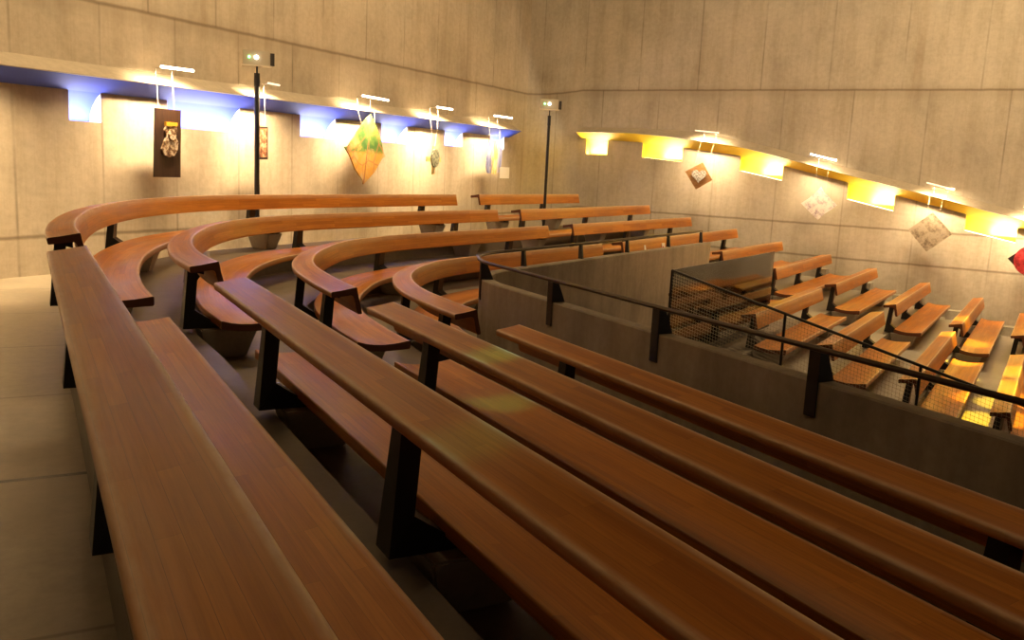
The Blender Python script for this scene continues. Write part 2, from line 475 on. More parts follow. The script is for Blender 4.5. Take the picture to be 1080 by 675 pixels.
# lower block terraces
ps = {4: 18.3, 5: 12.9, 6: 11.9, 7: 11.9, 8: 11.9, 9: 11.9, 10: 11.9, 11: 11.9}
qs = {4: -6.36, 5: -4.71-.0, 6: -3.58, 7: -2.31, 8: -1.09, 9: .0, 10: 1.25, 11: 2.6}
edges = [(4, -6.36, -5.13), (5, -5.13, -3.99), (6, -3.99, -2.72), (7, -2.72, -1.50), (8, -1.50, -.40), (9, -.40, .95), (10, .95, 9.0)]
for k, q0, q1 in edges:
    bm = bmesh.new(); p0 = ps[k]
    A, B, Cc, D = [V((*pq(*x), 0)) for x in ((p0, q0), (24.8, q0), (24.8, q1), (p0, q1))]
    zt = FLOOR[k]; zb = -3.6
    hexa(bm, [v+V((0, 0, zb)) for v in (A, B, Cc, D)]+[v+V((0, 0, zt)) for v in (A, B, Cc, D)])
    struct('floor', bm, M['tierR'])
# stepped curb along the foot of the right wall, pale blocks
bm = bmesh.new()
for k, q0, q1 in edges[:-1]:
    o = V((*pq(24.42, q0+.55), FLOOR[k])); box_axes(bm, o, ARM*.37, SIDE*(q1-q0-.55), V((0, 0, .22)))
struct('trim_1', bm, M['tierR'])
# void floor and corridor floor
bm = bmesh.new(); box_axes(bm, (4.8, -4, -3.8), (12, 0, 0), (0, 24, 0), (0, 0, .15)); struct('floor', bm, M['parapet'])
bm = bmesh.new()
oo = outs[0]
poly = [(-9, -4)]+[(x+.02, y) for x, y in oo]
# corridor as strip between terrace outline and wall line
LP = V((3.05, 16.5, 0)); LW = V((.81815, .57501, 0)); LN = V((.57501, -.81815, 0))
prev = None; va = []; vb = []
nn = len(oo)-1
for i, (x, y) in enumerate(oo):
    P = V((x, y, 0)); u = i/nn
    s = -16+(u**1.15)*31; w = LP+LW*s-LN*.0
    if i == 0: w = V((-12, -3, 0))
    elif i < 30: w = V((-12, -3, 0)).lerp(LP+LW*(-16), i/30)
    else: w = LP+LW*(-16+31*((i-30)/(nn-30)))
    va.append(bm.verts.new((P.x+.02*LN.x, P.y, 0))); vb.append(bm.verts.new((w.x, w.y, 0)))
for i in range(nn): bm.faces.new((va[i], va[i+1], vb[i+1], vb[i]))
r = bmesh.ops.extrude_face_region(bm, geom=bm.faces[:])
bmesh.ops.translate(bm, verts=[v for v in r['geom'] if isinstance(v, bmesh.types.BMVert)], vec=(0, 0, -.15))
struct('floor', bm, M['floor'])
# the ledge on which the outer terrace stands
# ------------------------------------------------------------------ parapet
PT = EYE-1.36
bm = bmesh.new()
lo_, li_ = resample(par_line(0), 80), resample(par_line(.15), 80)
lo_[-1] = pq(18.27, -6.36); li_[-1] = pq(18.27, -6.21)
rings = []
for (x, y), (xi, yi) in zip(lo_, li_):
    d = (V((xi, yi))-V((x, y))).normalized()*.012
    rings.append([bm.verts.new(c) for c in ((x, y, -3.7), (x, y, PT-.012), (x+d.x, y+d.y, PT), (xi-d.x, yi-d.y, PT), (xi, yi, PT-.012), (xi, yi, -3.7))])
for i in range(len(rings)-1):
    for k in range(6):
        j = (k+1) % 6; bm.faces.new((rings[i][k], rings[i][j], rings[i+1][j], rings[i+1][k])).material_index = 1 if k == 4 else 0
bm.faces.new(rings[0]); bm.faces.new(rings[-1])
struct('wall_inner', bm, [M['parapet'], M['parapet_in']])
# wall below the edge of the lower block
# handrail
RZ = EYE-1.12
t = thing('handrail', 'dark metal handrail on black brackets following the top of the concrete parapet', 'handrail', (4.75, 5, PT))
rl = [p for p in par_line(-.03, 17.95, q0=-6.28, a0=4.73, r=1.5)]
bm = bmesh.new(); tube(bm, [(x, y, RZ) for x, y in resample(rl, 90)], .021, 12)
translate(bm, t.location); link('rail', bm, M['rail'], t, True)
po = Path(resample(par_line(0), 120))
for x, y in [(4.75, 2.4), (4.75, 4.34), (4.75, 6.14), (4.75, 7.95), (5.1, 9.65), (6.11, 10.9), (7.64, 11.8), (9.11, 12.7), (10.74, 13.65), (12.32, 14.6)]:
    l = po.near(x, y); p = po.at(l); o = po.out(l); tt = po.tan(l); far_ = l > 13.2
    bm = bmesh.new(); w = .05 if not far_ else .024
    base = p-tt*w+V((0, 0, PT))
    # face plate
    if not far_:
        box_axes(bm, base+o*.001+V((0, 0, -.25)), tt*2*w, o*.012, V((0, 0, .26)))
    # gusset on the wall top, slanting in
    a = [p+o*.013, p-o*(.06 if far_ else .145), p-o*(.03 if far_ else .05), p+o*.013]; zz = [PT+.001, PT+.001, RZ-.015, RZ-.015]
    A = [bm.verts.new(a[i]-tt*w+V((0, 0, zz[i]))) for i in range(4)]; B = [bm.verts.new(a[i]+tt*w+V((0, 0, zz[i]))) for i in range(4)]
    bm.faces.new(A); bm.faces.new(B[::-1])
    for i in range(4): j = (i+1) % 4; bm.faces.new((A[i], A[j], B[j], B[i]))
    translate(bm, t.location); link('bracket', bm, M['steel'], t)

# ------------------------------------------------------------------ mesh railing and tinted glass
r0 = V((7.629, 9.632, EYE-1.27)); r1 = V((8.62, 4.72, EYE-2.14))
t = thing('mesh_railing', 'thin dark sloping rail with fine wire mesh below, between the parapet and the lower pews', 'railing', (r0.x, r0.y, r0.z-1.5))
bm = bmesh.new(); tube(bm, [r0, r1], .017, 10); translate(bm, t.location); link('top_rail', bm, M['thinrail'], t, True)
for f in (0, .36, .70, 1):
    p = r0.lerp(r1, f); bm = bmesh.new(); tube(bm, [p, p-V((0, 0, 1.55))], .016, 8); translate(bm, t.location)
    link('post', bm, M['thinrail'], t, True)
bm = bmesh.new(); Lr = (r1-r0).length; n = int(Lr/.043); dirn = (r1-r0)/n
for i in range(1, n):
    p = r0+dirn*i; tube(bm, [p, p-V((0, 0, 1.5))], .0017, 4, False)
for j in range(1, 35):
    d = V((0, 0, .043*j)); tube(bm, [r0-d, r1-d], .0017, 4, False)
translate(bm, t.location); link('wire_mesh', bm, M['wire'], t)

m, nt, b = newmat('tinted_glass')
for nd in list(nt.nodes):
    if nd.type == 'BSDF_PRINCIPLED': nt.nodes.remove(nd)
om = [n for n in nt.nodes if n.type == 'OUTPUT_MATERIAL'][0]
tr = N(nt, 'ShaderNodeBsdfTransparent'); tr.inputs[0].default_value = (.58, .52, .48, 1)
gl = N(nt, 'ShaderNodeBsdfGlossy'); gl.inputs['Color'].default_value = (.9, .9, .9, 1); gl.inputs['Roughness'].default_value = .06
fr = N(nt, 'ShaderNodeFresnel'); fr.inputs[0].default_value = 1.6
mx = N(nt, 'ShaderNodeMixShader')
nt.links.new(fr.outputs[0], mx.inputs[0]); nt.links.new(tr.outputs[0], mx.inputs[1]); nt.links.new(gl.outputs[0], mx.inputs[2])
nt.links.new(mx.outputs[0], om.inputs[0]); M['tint'] = m
g0 = V((7.70, 9.68, EYE-1.27)); g1 = V((11.778, 12.0, EYE-1.27))
t = thing('glass_panel', 'smoky tinted glass screen standing behind the corner of the mesh railing', 'glass panel', (g0.x, g0.y, g0.z-1.3))
gd = (g1-g0); gn = V((-gd.y, gd.x, 0)).normalized()
bm = bmesh.new(); box_axes(bm, g0-V((0, 0, 1.28)), gd, gn*.012, V((0, 0, 1.28))); translate(bm, t.location); link('pane', bm, M['tint'], t)
bm = bmesh.new(); box_axes(bm, g0-V((0, 0, 1.36))-gn*.02, gd, gn*.05, V((0, 0, .1))); translate(bm, t.location); link('base_channel', bm, M['thinrail'], t)

# ------------------------------------------------------------------ walls
class Frame:
    def __init__(s, P0, d, n): s.P0, s.d, s.n = P0, d, n
    def pt(s, a, off, z): v = s.P0+s.d*a+s.n*off; return V((v.x, v.y, z))
FL = Frame(LP, LW, LN); FR = Frame(ARM*24.8, SIDE, -ARM)

def interp(tab, x):
    if x <= tab[0][0]: return tab[0][1]
    for (a, b), (c, d) in zip(tab, tab[1:]):
        if x <= c: return b+(d-b)*(x-a)/(c-a)
    return tab[-1][1]

L_top = [(-18, 3.04), (10.9, 3.04)]; L_lip = [(-18, 2.83), (10.9, 2.845)]; L_back = [(-18, 2.62), (10.9, 2.65)]
L_notch = [(-3.034, -2.489, 2.205), (-1.233, .391, 2.215), (2.015, 3.098, 2.235), (4.716, 5.729, 2.25), (7.393, 8.271, 2.285), (9.75, 10.55, 2.30)]
R_top = [(-12.73, 3.13), (-11.05, 3.14), (-9.47, 3.09), (-8.5, 2.99), (-7.7, 2.85), (-7.1, 2.73), (-6, 2.48), (-4.8, 2.22), (-3.8, 2.0), (-2.5, 1.73), (-1.5, 1.51), (-.8, 1.36), (6, -.1)]
R_lip = [(-12.6, 2.97), (-10.98, 2.98), (-9.78, 2.90), (-8.25, 2.74), (-7.6, 2.66), (-6.55, 2.44), (-5.18, 2.13), (-3.72, 1.83), (-2.35, 1.53), (-.78, 1.19), (6, -.27)]
R_back = [(-12.73, 2.80), (-11.9, 2.77), (-10.78, 2.73), (-9.49, 2.61), (-7.85, 2.46), (-6.64, 2.23), (-4.92, 1.87), (-3.74, 1.61), (-2.06, 1.24), (-.9, .99), (6, -.5)]
R_notch = [(-12.55, -11.85, 2.335, 2.335), (-10.72, -9.485, 2.31, 2.22), (-7.784, -6.6, 2.045, 1.83), (-4.877, -3.714, 1.437, 1.20), (-2.033, -.897, .84, .62), (.8, 1.95, .24, .02)]

def wall(name, fr, s0, s1, z0, z1, notches, back, mat, thick=.6):
    bm = bmesh.new(); uv = uvl(bm)
    def quad(a, za0, za1, b_, zb0, zb1, off=0):
        v = [bm.verts.new(fr.pt(*q)) for q in ((a, off, za0), (b_, off, zb0), (b_, off, zb1), (a, off, za1))]
        f = bm.faces.new(v)
        for lp, q in zip(f.loops, ((a, za0), (b_, zb0), (b_, zb1), (a, za1))): lp[uv].uv = q
    br = sorted({s0, s1}|{x for n in notches for x in n[:2]})
    for a, b_ in zip(br, br[1:]):
        hit = [n for n in notches if abs(n[0]-a) < 1e-6]
        if hit:
            n = hit[0]; zb = (n[2], n[-1])
            quad(a, z0, zb[0], b_, z0, zb[1])
            k = 6
            for i in range(k):
                x0, x1 = a+(b_-a)*i/k, a+(b_-a)*(i+1)/k
                quad(x0, interp(back, x0), z1, x1, interp(back, x1), z1)
        else: quad(a, z0, z1, b_, z0, z1)
    bmesh.ops.remove_doubles(bm, verts=bm.verts, dist=1e-4)
    o = struct(name, bm, mat)
    return o

wall('wall_left', FL, -16, 11.9, -.15, 9, L_notch, L_back, M['wall_left'])
wall('wall_right', FR, -12.80, 9, -3.7, 9, R_notch, R_back, M['wall_right'])
# rounded corner between the two walls
bm = bmesh.new(); uv = uvl(bm)
A = FL.pt(11.9, 0, 0); B = FR.pt(-12.80, 0, 0); cor = V((14.3494, 24.4414, 0)); n = 10; prev = None
for i in range(n+1):
    u = i/n; p = A*(1-u)**2+cor*2*u*(1-u)+B*u*u
    cur = (bm.verts.new((p.x, p.y, -3.7)), bm.verts.new((p.x, p.y, 9)))
    if prev:
        f = bm.faces.new((prev[0], cur[0], cur[1], prev[1]))
        for lp, q in zip(f.loops, ((u-.1, -3.7+.28*(1.1-u)), (u, -3.7+.28*(1-u)), (u, 9+.28*(1-u)), (u-.1, 9+.28*(1.1-u)))): lp[uv].uv = (-15.1+q[0]*2.3, q[1])
    prev = cur
M['wall_corner'] = M['wall_right']
struct('wall_corner', bm, M['wall_corner'], True)
# ceiling
bm = bmesh.new(); v = [bm.verts.new(p) for p in ((-16, -6, 9), (30, -6, 9), (30, 30, 9), (-16, 30, 9))]; bm.faces.new(v)
struct('ceiling', bm, M['ceiling'])

def canopy(name, fr, top, lip, back, s0, s1, mats, n=60, off=.4):
    bm = bmesh.new(); rings = []
    for i in range(n+1):
        s = s0+(s1-s0)*i/n
        rings.append([bm.verts.new(fr.pt(s, 0, interp(top, s))), bm.verts.new(fr.pt(s, off, interp(lip, s))),
                      bm.verts.new(fr.pt(s, off-.02, interp(lip, s)-.012)), bm.verts.new(fr.pt(s, 0, interp(back, s)))])
    for i in range(n):
        for k, mi in ((0, 0), (1, 0), (2, 1)):
            f = bm.faces.new((rings[i][k], rings[i][k+1], rings[i+1][k+1], rings[i+1][k])); f.material_index = mi
    for r_ in (rings[0], rings[-1]): bm.faces.new(r_).material_index = 0
    return struct(name, bm, mats)
canopy('trim_2', FL, L_top, L_lip, L_back, -16, 10.85, [M['ledge'], M['blue']])
canopy('trim_3', FR, R_top, R_lip, R_back, -12.73, 6, [M['ledge'], M['yellow']], 90)

def area(name, loc, direction, sx, sy, power, col, spread=math.pi):
    l = bpy.data.lights.new(name, 'AREA'); l.shape = 'RECTANGLE'; l.size = sx; l.size_y = sy; l.energy = power; l.color = col
    l.spread = spread
    o = bpy.data.objects.new(name, l); C.objects.link(o); o.location = loc
    o.rotation_euler = V(direction).to_track_quat('-Z', 'Y').to_euler(); return o

def notch(idx, fr, n, back, paint, glow, power, col, depth=.30):
    a, b_, za, zb = n[0], n[1], n[2], n[-1]
    ta, tb = interp(back, a), interp(back, b_)
    bm = bmesh.new()
    F = lambda s, o, z: bm.verts.new(fr.pt(s, o, z))
    q = {}
    for nm, s, zl, zh in (('a', a, za, ta), ('b', b_, zb, tb)):
        g = zh-zl
        q[nm] = [F(s, 0, zl), F(s, 0, zh), F(s, -.10, zh-.08), F(s, -.19, zh-.19), F(s, -.25, zl+.10), F(s, -.27, zl)]
    A, B = q['a'], q['b']
    for k in range(1, 5):
        bm.faces.new((A[k], A[k+1], B[k+1], B[k])).material_index = 0
    bm.faces.new(A).material_index = 1; bm.faces.new(B).material_index = 1
    bm.faces.new((A[0], A[5], B[5], B[0])).material_index = 2
    # paint matches the soffit, side reveals are cream plaster, the sill glows
    o = struct('window_%d' % idx, bm, [paint, M['cream'] if fr is FL else paint, glow], True)
    m = (a+b_)/2
    p = fr.pt(m, -.13, (za+zb)/2+.004)
    L = area('notch_lamp', p, V((fr.n.x*.35, fr.n.y*.35, 1)), b_-a-.04, .16, power*(b_-a), col)
    L.rotation_euler = rot_from(fr.d+V((0, 0, (zb-za)/(b_-a))), V((0, 0, 1)))
    return o

def rot_from(xdir, face):
    """area-light rotation: local X along xdir, -Z towards face"""
    z = -V(face).normalized(); x = V(xdir).normalized(); x = (x-z*x.dot(z)).normalized(); y = z.cross(x)
    m = Matrix((x, y, z)).transposed(); return m.to_euler()

i = 1
for nn_ in L_notch: notch(i, FL, nn_, L_back, M['blue'], M['glow'], 12, (1, .95, .93)); i += 1
for nn_ in R_notch: notch(i, FR, nn_, R_back, M['yellow'], M['glowy'], 24, (1, .93, .74)); i += 1

# ------------------------------------------------------------------ picture lights and hung artworks
def picture_light(fr, s0, s1, z0, z1, lipz, label, lit=True, power=30, off=.7):
    mid = (s0+s1)/2; zm = (z0+z1)/2
    base = fr.pt(mid, .36, lipz+.02)
    t = thing('picture_light', label, 'lamp', base, 'lamps over the hung artworks')
    a, b_ = fr.pt(s0, off, z0), fr.pt(s1, off, z1)
    bm = bmesh.new(); tube(bm, [a, b_], .022 if lit else .018, 10); translate(bm, base)
    link('tube', bm, M['tube'] if lit else M['tubeoff'], t, True)
    for f in (.25, .75):
        p = a.lerp(b_, f); s = s0+(s1-s0)*f
        bm = bmesh.new(); e = fr.pt(s, .405, p.z); tube(bm, [p, e], .006, 6); tube(bm, [e, fr.pt(s, .405, lipz-.003+(z1-z0)*(f-.5))], .007, 6); translate(bm, base)
        link('arm', bm, M['rod'], t, True)
    c = a.lerp(b_, .5)-V((0, 0, .03))
    face = V((-fr.n.x*.6, -fr.n.y*.6, -1))
    L = area('picture_lamp', c, face, (b_-a).length, .05, power*1.7, (1, .72, .40), math.radians(125))
    L.rotation_euler = rot_from(b_-a, face)
    return t

def art_mat(name, fn, rough=.6):
    m, nt, b = newmat(name); b.inputs['Roughness'].default_value = rough
    co = N(nt, 'ShaderNodeUVMap').outputs[0]
    nt.links.new(fn(nt, co), b.inputs['Base Color']); return m

def slab(bm, fr, poly, off, th, mi=0):
    """poly [(s,z)] extruded from off to off+th, UV = (s,z)"""
    uv = uvl(bm)
    a = [bm.verts.new(fr.pt(s, off+th, z)) for s, z in poly]; b_ = [bm.verts.new(fr.pt(s, off, z)) for s, z in poly]
    fs = [bm.faces.new(a), bm.faces.new(b_[::-1])]
    for i in range(len(a)):
        j = (i+1) % len(a); fs.append(bm.faces.new((a[i], a[j], b_[j], b_[i])))
    c = (sum(p[0] for p in poly)/len(poly), sum(p[1] for p in poly)/len(poly))
    inv = {}
    for v, p in zip(a, poly): inv[v] = p
    for v, p in zip(b_, poly): inv[v] = p
    for f in fs:
        f.material_index = mi
        for lp in f.loops: p = inv[lp.vert]; lp[uv].uv = (p[0]-c[0], p[1]-c[1])

def artwork(fr, label, poly, mat, cords, lip, parts=(), off=.43, th=.03):
    cs = sum(p[0] for p in poly)/len(poly); cz = sum(p[1] for p in poly)/len(poly)
    base = fr.pt(cs, off, cz)
    t = thing('hanging_artwork', label, 'artwork', base)
    bm = bmesh.new(); slab(bm, fr, poly, off, th); translate(bm, base); link('panel', bm, mat, t)
    for nm, pl, m_, o2, th2 in parts:
        bm = bmesh.new(); slab(bm, fr, pl, off+o2, th2); translate(bm, base); link(nm, bm, m_, t)
    for (sa, za), sb in cords:
        bm = bmesh.new(); tube(bm, [fr.pt(sa, off+th/2, za), fr.pt(sb, .425, interp(lip, sb)-.012)], .005, 6); translate(bm, base)
        link('cord', bm, M['cord'], t, True)
    return t

def blob(cs, cz, rs, rz, n=20, jag=0., seed=1):
    rnd = random.Random(seed)
    return [(cs+rs*math.cos(2*math.pi*i/n)*(1+rnd.uniform(-jag, jag)), cz+rz*math.sin(2*math.pi*i/n)*(1+rnd.uniform(-jag, jag))) for i in range(n)]

def vor(nt, co, scale, out='Distance', feat='F1'):
    v = N(nt, 'ShaderNodeTexVoronoi'); v.feature = feat; v.inputs['Scale'].default_value = scale
    nt.links.new(co, v.inputs['Vector']); return v.outputs[out]

darkwood = art_mat('dark_stained_panel', lambda nt, co: ramp(nt, noise(nt, co, 4, 5, .6, 6, .6), [(.3, (.010, .004, .003)), (.7, (.042, .018, .009))]), .45)
figure = art_mat('pale_relief', lambda nt, co: ramp(nt, noise(nt, co, 11, 3, .6), [(.38, (.05, .02, .01)), (.47, (.20, .12, .06)), (.56, (.48, .42, .34)), (.66, (.12, .06, .03))]), .5)
gold = simple('gold_leaf', (.55, .29, .03), .4, .3)
# 1 tall dark panel with relief
artwork(FL, 'tall dark panel with a pale relief figure under a gold cap, leftmost on the wall', [(-1.93, 1.43), (-1.41, 1.43), (-1.385, 2.475), (-1.885, 2.475)], darkwood,
        [((-1.82, 2.47), -1.82), ((-1.51, 2.47), -1.51)], L_lip,
        [('relief', [(-1.80, 1.87), (-1.76, 1.78), (-1.66, 1.74), (-1.55, 1.77), (-1.49, 1.86), (-1.47, 1.98), (-1.52, 2.05), (-1.49, 2.16), (-1.50, 2.24), (-1.71, 2.24), (-1.74, 2.15), (-1.70, 2.06), (-1.75, 1.98)], figure, .03, .03),
         ('face', blob(-1.605, 2.09, .07, .085), figure, .055, .025), ('gold_cap', [(-1.72, 2.22), (-1.50, 2.22), (-1.50, 2.28), (-1.72, 2.28)], gold, .03, .045)])
# 2 narrow panel behind the pole
narrow = art_mat('mottled_red_brown', lambda nt, co: ramp(nt, noise(nt, co, 9, 4, .6), [(.35, (.10, .03, .015)), (.5, (.40, .18, .09)), (.62, (.72, .52, .34))]))
artwork(FL, 'narrow red-brown mottled panel hanging half hidden behind the lamp pole', [(.30, 1.76), (.60, 1.77), (.60, 2.34), (.30, 2.33)], darkwood,
        [((.55, 2.33), .55)], L_lip, [('picture', [(.34, 1.80), (.565, 1.81), (.565, 2.31), (.34, 2.30)], narrow, .03, .006)])
# 3 kite
def kitefn(nt, co):
    sp = N(nt, 'ShaderNodeSeparateXYZ'); nt.links.new(co, sp.inputs[0])
    n1 = noise(nt, co, 2.2, 4, .6)
    up = ramp(nt, n1, [(.42, (.03, .10, .02)), (.52, (.10, .17, .03)), (.57, (.34, .24, .06)), (.66, (.42, .32, .15))])
    dn = ramp(nt, n1, [(.36, (.46, .32, .15)), (.5, (.48, .24, .03)), (.6, (.46, .28, .08)), (.7, (.28, .15, .04))])
    f = ramp_val(nt, math_(nt, 'ADD', sp.outputs[1], math_(nt, 'MULTIPLY', math_(nt, 'SUBTRACT', n1, .5), .5)), -.05, .03, 0, 1)
    c = mix(nt, f, dn, up)
    e = vor(nt, co, 2.0, 'Distance', 'DISTANCE_TO_EDGE')
    c = mix(nt, ramp_val(nt, e, 0, .035, .75, 0), c, (.33, .12, .05))
    dk = vor(nt, co, 2.7)
    return mix(nt, ramp_val(nt, dk, .03, .10, .9, 0), c, (.09, .10, .06))
kite = art_mat('painted_kite', kitefn, .6)
artwork(FL, 'large kite-shaped canvas painted green above and orange-yellow below', [(3.68, 2.78), (3.90, 2.52), (4.06, 2.30), (4.16, 2.02), (4.23, 1.93), (4.13, 1.90), (3.85, 1.60), (3.56, 1.40), (3.47, 1.345), (3.44, 1.43), (3.17, 1.66), (2.98, 1.93), (2.88, 2.03), (2.82, 2.08), (2.94, 2.10), (3.2, 2.38), (3.5, 2.66)], kite,
        [((3.38, 2.56), 3.27), ((3.84, 2.60), 3.84)], L_lip,
        [('spar', [(3.465, 1.38), (3.48, 1.38), (3.69, 2.76), (3.675, 2.76)], simple('kite_spar', (.30, .12, .05), .6), .03, .008)])
# 4 cross
g4 = simple('weathered_brass', (.62, .44, .16), .45, .3)
def frame_cross(cs, cz):
    w, hs, hz = .055, .31, .34
    return [(cs-w, cz-hz), (cs+w, cz-hz), (cs+w, cz-w), (cs+hs, cz-w), (cs+hs, cz+w), (cs+w, cz+w), (cs+w, cz+hz*.9), (cs-w, cz+hz*.9), (cs-w, cz+w), (cs-hs, cz+w), (cs-hs, cz-w), (cs-w, cz-w)]
grey = art_mat('grey_green_oval', lambda nt, co: ramp(nt, noise(nt, co, 14, 4), [(.35, (.05, .055, .04)), (.6, (.26, .27, .19)), (.75, (.45, .42, .28))]))
artwork(FL, 'small brass cross with a dark grey-green oval at its centre', frame_cross(6.21, 1.93), g4, [((6.16, 2.22), 6.04), ((6.25, 2.22), 6.37)], L_lip,
        [('oval', blob(6.21, 1.96, .165, .21, 24), grey, .03, .04), ('inner_cross', [(6.185, 1.62), (6.235, 1.62), (6.235, 1.75), (6.185, 1.75)], simple('pale_gold', (.80, .70, .45), .5), .03, .006)], th=.02)
# 5 blue and gold
def blue_gold(nt, co):
    sp = N(nt, 'ShaderNodeSeparateXYZ'); nt.links.new(co, sp.inputs[0])
    n1 = noise(nt, co, 3.5, 5, .65, 2.2, .7)
    x = math_(nt, 'ABSOLUTE', math_(nt, 'ADD', sp.outputs[0], math_(nt, 'MULTIPLY', math_(nt, 'SUBTRACT', n1, .5), .5)))
    return mix(nt, ramp_val(nt, x, .12, .26, 0, 1), ramp(nt, n1, [(.36, (.20, .18, .16)), (.48, (.72, .55, .16)), (.6, (.80, .74, .55)), (.7, (.16, .18, .42))]), ramp(nt, n1, [(.4, (.12, .15, .45)), (.6, (.36, .40, .68))]))
bluegold = art_mat('blue_edged_gold', lambda nt, co: blue_gold(nt, co), .5)

artwork(FL, 'ragged-edged blue panel with gold centre, nearest the corner of the hall', [(8.86, 1.66), (9.25, 1.63), (9.50, 1.70), (9.47, 1.80), (9.58, 1.84), (9.60, 2.1), (9.585, 2.3), (9.55, 2.50), (9.2, 2.52), (8.88, 2.49), (8.90, 2.3), (8.80, 2.1), (8.76, 1.84), (8.80, 1.74)], bluegold,
        [((8.95, 2.48), 8.88), ((9.46, 2.49), 9.46)], L_lip)
def dia(c, pts): return pts
# right wall
board = art_mat('plain_wood_board', lambda nt, co: ramp(nt, noise(nt, co, 7, 5, .6, 1, 8), [(.3, (.22, .10, .03)), (.7, (.48, .27, .10))]), .5)
heart = art_mat('silvery_mosaic', lambda nt, co: mix(nt, ramp_val(nt, vor(nt, co, 22, 'Distance', 'DISTANCE_TO_EDGE'), 0, .06, 1, 0), ramp(nt, noise(nt, co, 20, 2), [(.4, (.28, .26, .24)), (.6, (.80, .78, .74))]), (.06, .04, .03)), .4)
hc = (-8.77, 1.85)
hp = []
for i in range(28):
    th = 2*math.pi*i/28; x = 16*math.sin(th)**3; y = 13*math.cos(th)-5*math.cos(2*th)-2*math.cos(3*th)-math.cos(4*th)
    hp.append((hc[0]+x*.0132, hc[1]+.01+y*.0125))
artwork(FR, 'small brown wooden diamond with a silvery heart mosaic', [(-9.19, 1.95), (-8.83, 1.475), (-8.39, 1.75), (-8.70, 2.22)], board,
        [((-8.93, 2.15), -8.80), ((-8.60, 2.08), -8.42)], R_lip, [('heart', hp, heart, .03, .03)])
cloth = art_mat('white_printed_cloth', lambda nt, co: ramp(nt, noise(nt, co, 6, 4, .65), [(.34, (.34, .27, .36)), (.43, (.62, .56, .58)), (.52, (.84, .80, .76)), (.7, (.90, .87, .84))]), .8)
artwork(FR, 'white printed cloth diamond with faint mauve marks', [(-5.46, 1.73), (-5.36, 1.58), (-5.20, 1.44), (-5.01, 1.275), (-5.18, 1.12), (-5.34, 1.00), (-5.45, .865), (-5.60, .98), (-5.76, 1.12), (-5.93, 1.27), (-5.76, 1.40), (-5.60, 1.55)], cloth,
        [((-5.58, 1.57), -5.62), ((-5.34, 1.55), -5.33)], R_lip, th=.015)
marble = art_mat('beige_marbled_painting', lambda nt, co: mix(nt, ramp_val(nt, vor(nt, co, 1.7), .03, .11, .75, 0), ramp(nt, noise(nt, co, 5, 6, .7), [(.34, (.10, .075, .05)), (.45, (.27, .215, .15)), (.55, (.42, .35, .26)), (.68, (.28, .23, .18))]), (.25, .08, .07)), .6)
artwork(FR, 'beige marbled square painting hung as a diamond', [(-2.735, 1.245), (-2.245, .745), (-2.77, .275), (-3.25, .775)], marble,
        [((-2.86, 1.10), -2.86), ((-2.60, 1.10), -2.55)], R_lip)
black = simple('black_frame', (.015, .006, .006), .5)
redp = art_mat('dark_red_painting', lambda nt, co: ramp(nt, noise(nt, co, 5, 5, .7), [(.35, (.12, .006, .006)), (.52, (.42, .03, .035)), (.68, (.62, .10, .10))]), .45)
artwork(FR, 'dark red disc in a black diamond frame at the right edge of the photo', [(-.50, .72), (0.0, .26), (-.50, -.20), (-1.0, .27)], black,
        [((-.62, .60), -.70), ((-.38, .60), -.35)], R_lip, [('red_disc', blob(-.50, .26, .37, .36, 32), redp, .03, .012)])

for s0, s1, z0, z1, lab, lit, pw in [(-5.75, -5.15, 3.07, 3.07, 'lit tube lamp on the left wall, just beyond the left edge of the photo', True, 60), (-1.98, -1.35, 3.075, 3.085, 'lit tube lamp above the tall dark panel', True, 30),
      (.33, .62, 3.07, 3.06, 'thin lamp bar just right of the lamp pole, above the narrow red-brown panel', False, 34),
      (3.05, 3.94, 3.10, 3.085, 'lit tube lamp above the kite-shaped canvas', True, 44),
      (5.87, 6.54, 3.10, 3.10, 'lit tube lamp above the small brass cross', True, 44),
      (8.63, 9.61, 3.105, 3.11, 'lit tube lamp above the blue and gold panel by the corner', True, 34)]:
    picture_light(FL, s0, s1, z0, z1, 2.84, lab, lit, pw)
for s0, s1, z0, z1, lab, lit, pw in [(-8.90, -8.23, 3.07, 3.02, 'thin tube lamp above the brown heart diamond', False, 26),
      (-5.75, -5.09, 2.54, 2.40, 'lit tube lamp above the white cloth diamond', True, 15),
      (-2.93, -2.31, 1.95, 1.815, 'thin tube lamp above the beige marbled diamond', False, 22),
      (-.80, -.15, 1.52, 1.38, 'tube lamp above the dark red disc, at the right edge of the photo', True, 26)]:
    picture_light(FR, s0, s1, z0, z1, interp(R_lip, (s0+s1)/2), lab, lit, pw)

# paper notice on the left wall by the corner
bm = bmesh.new(); slab(bm, FL, [(10.38, 1.52), (10.95, 1.52), (10.95, 1.83), (10.38, 1.83)], .003, .006)
tag(link('paper_notice', bm, simple('white_paper', (.88, .84, .76), .8)), 'small white sheet fixed to the left wall near the corner of the hall', 'notice')

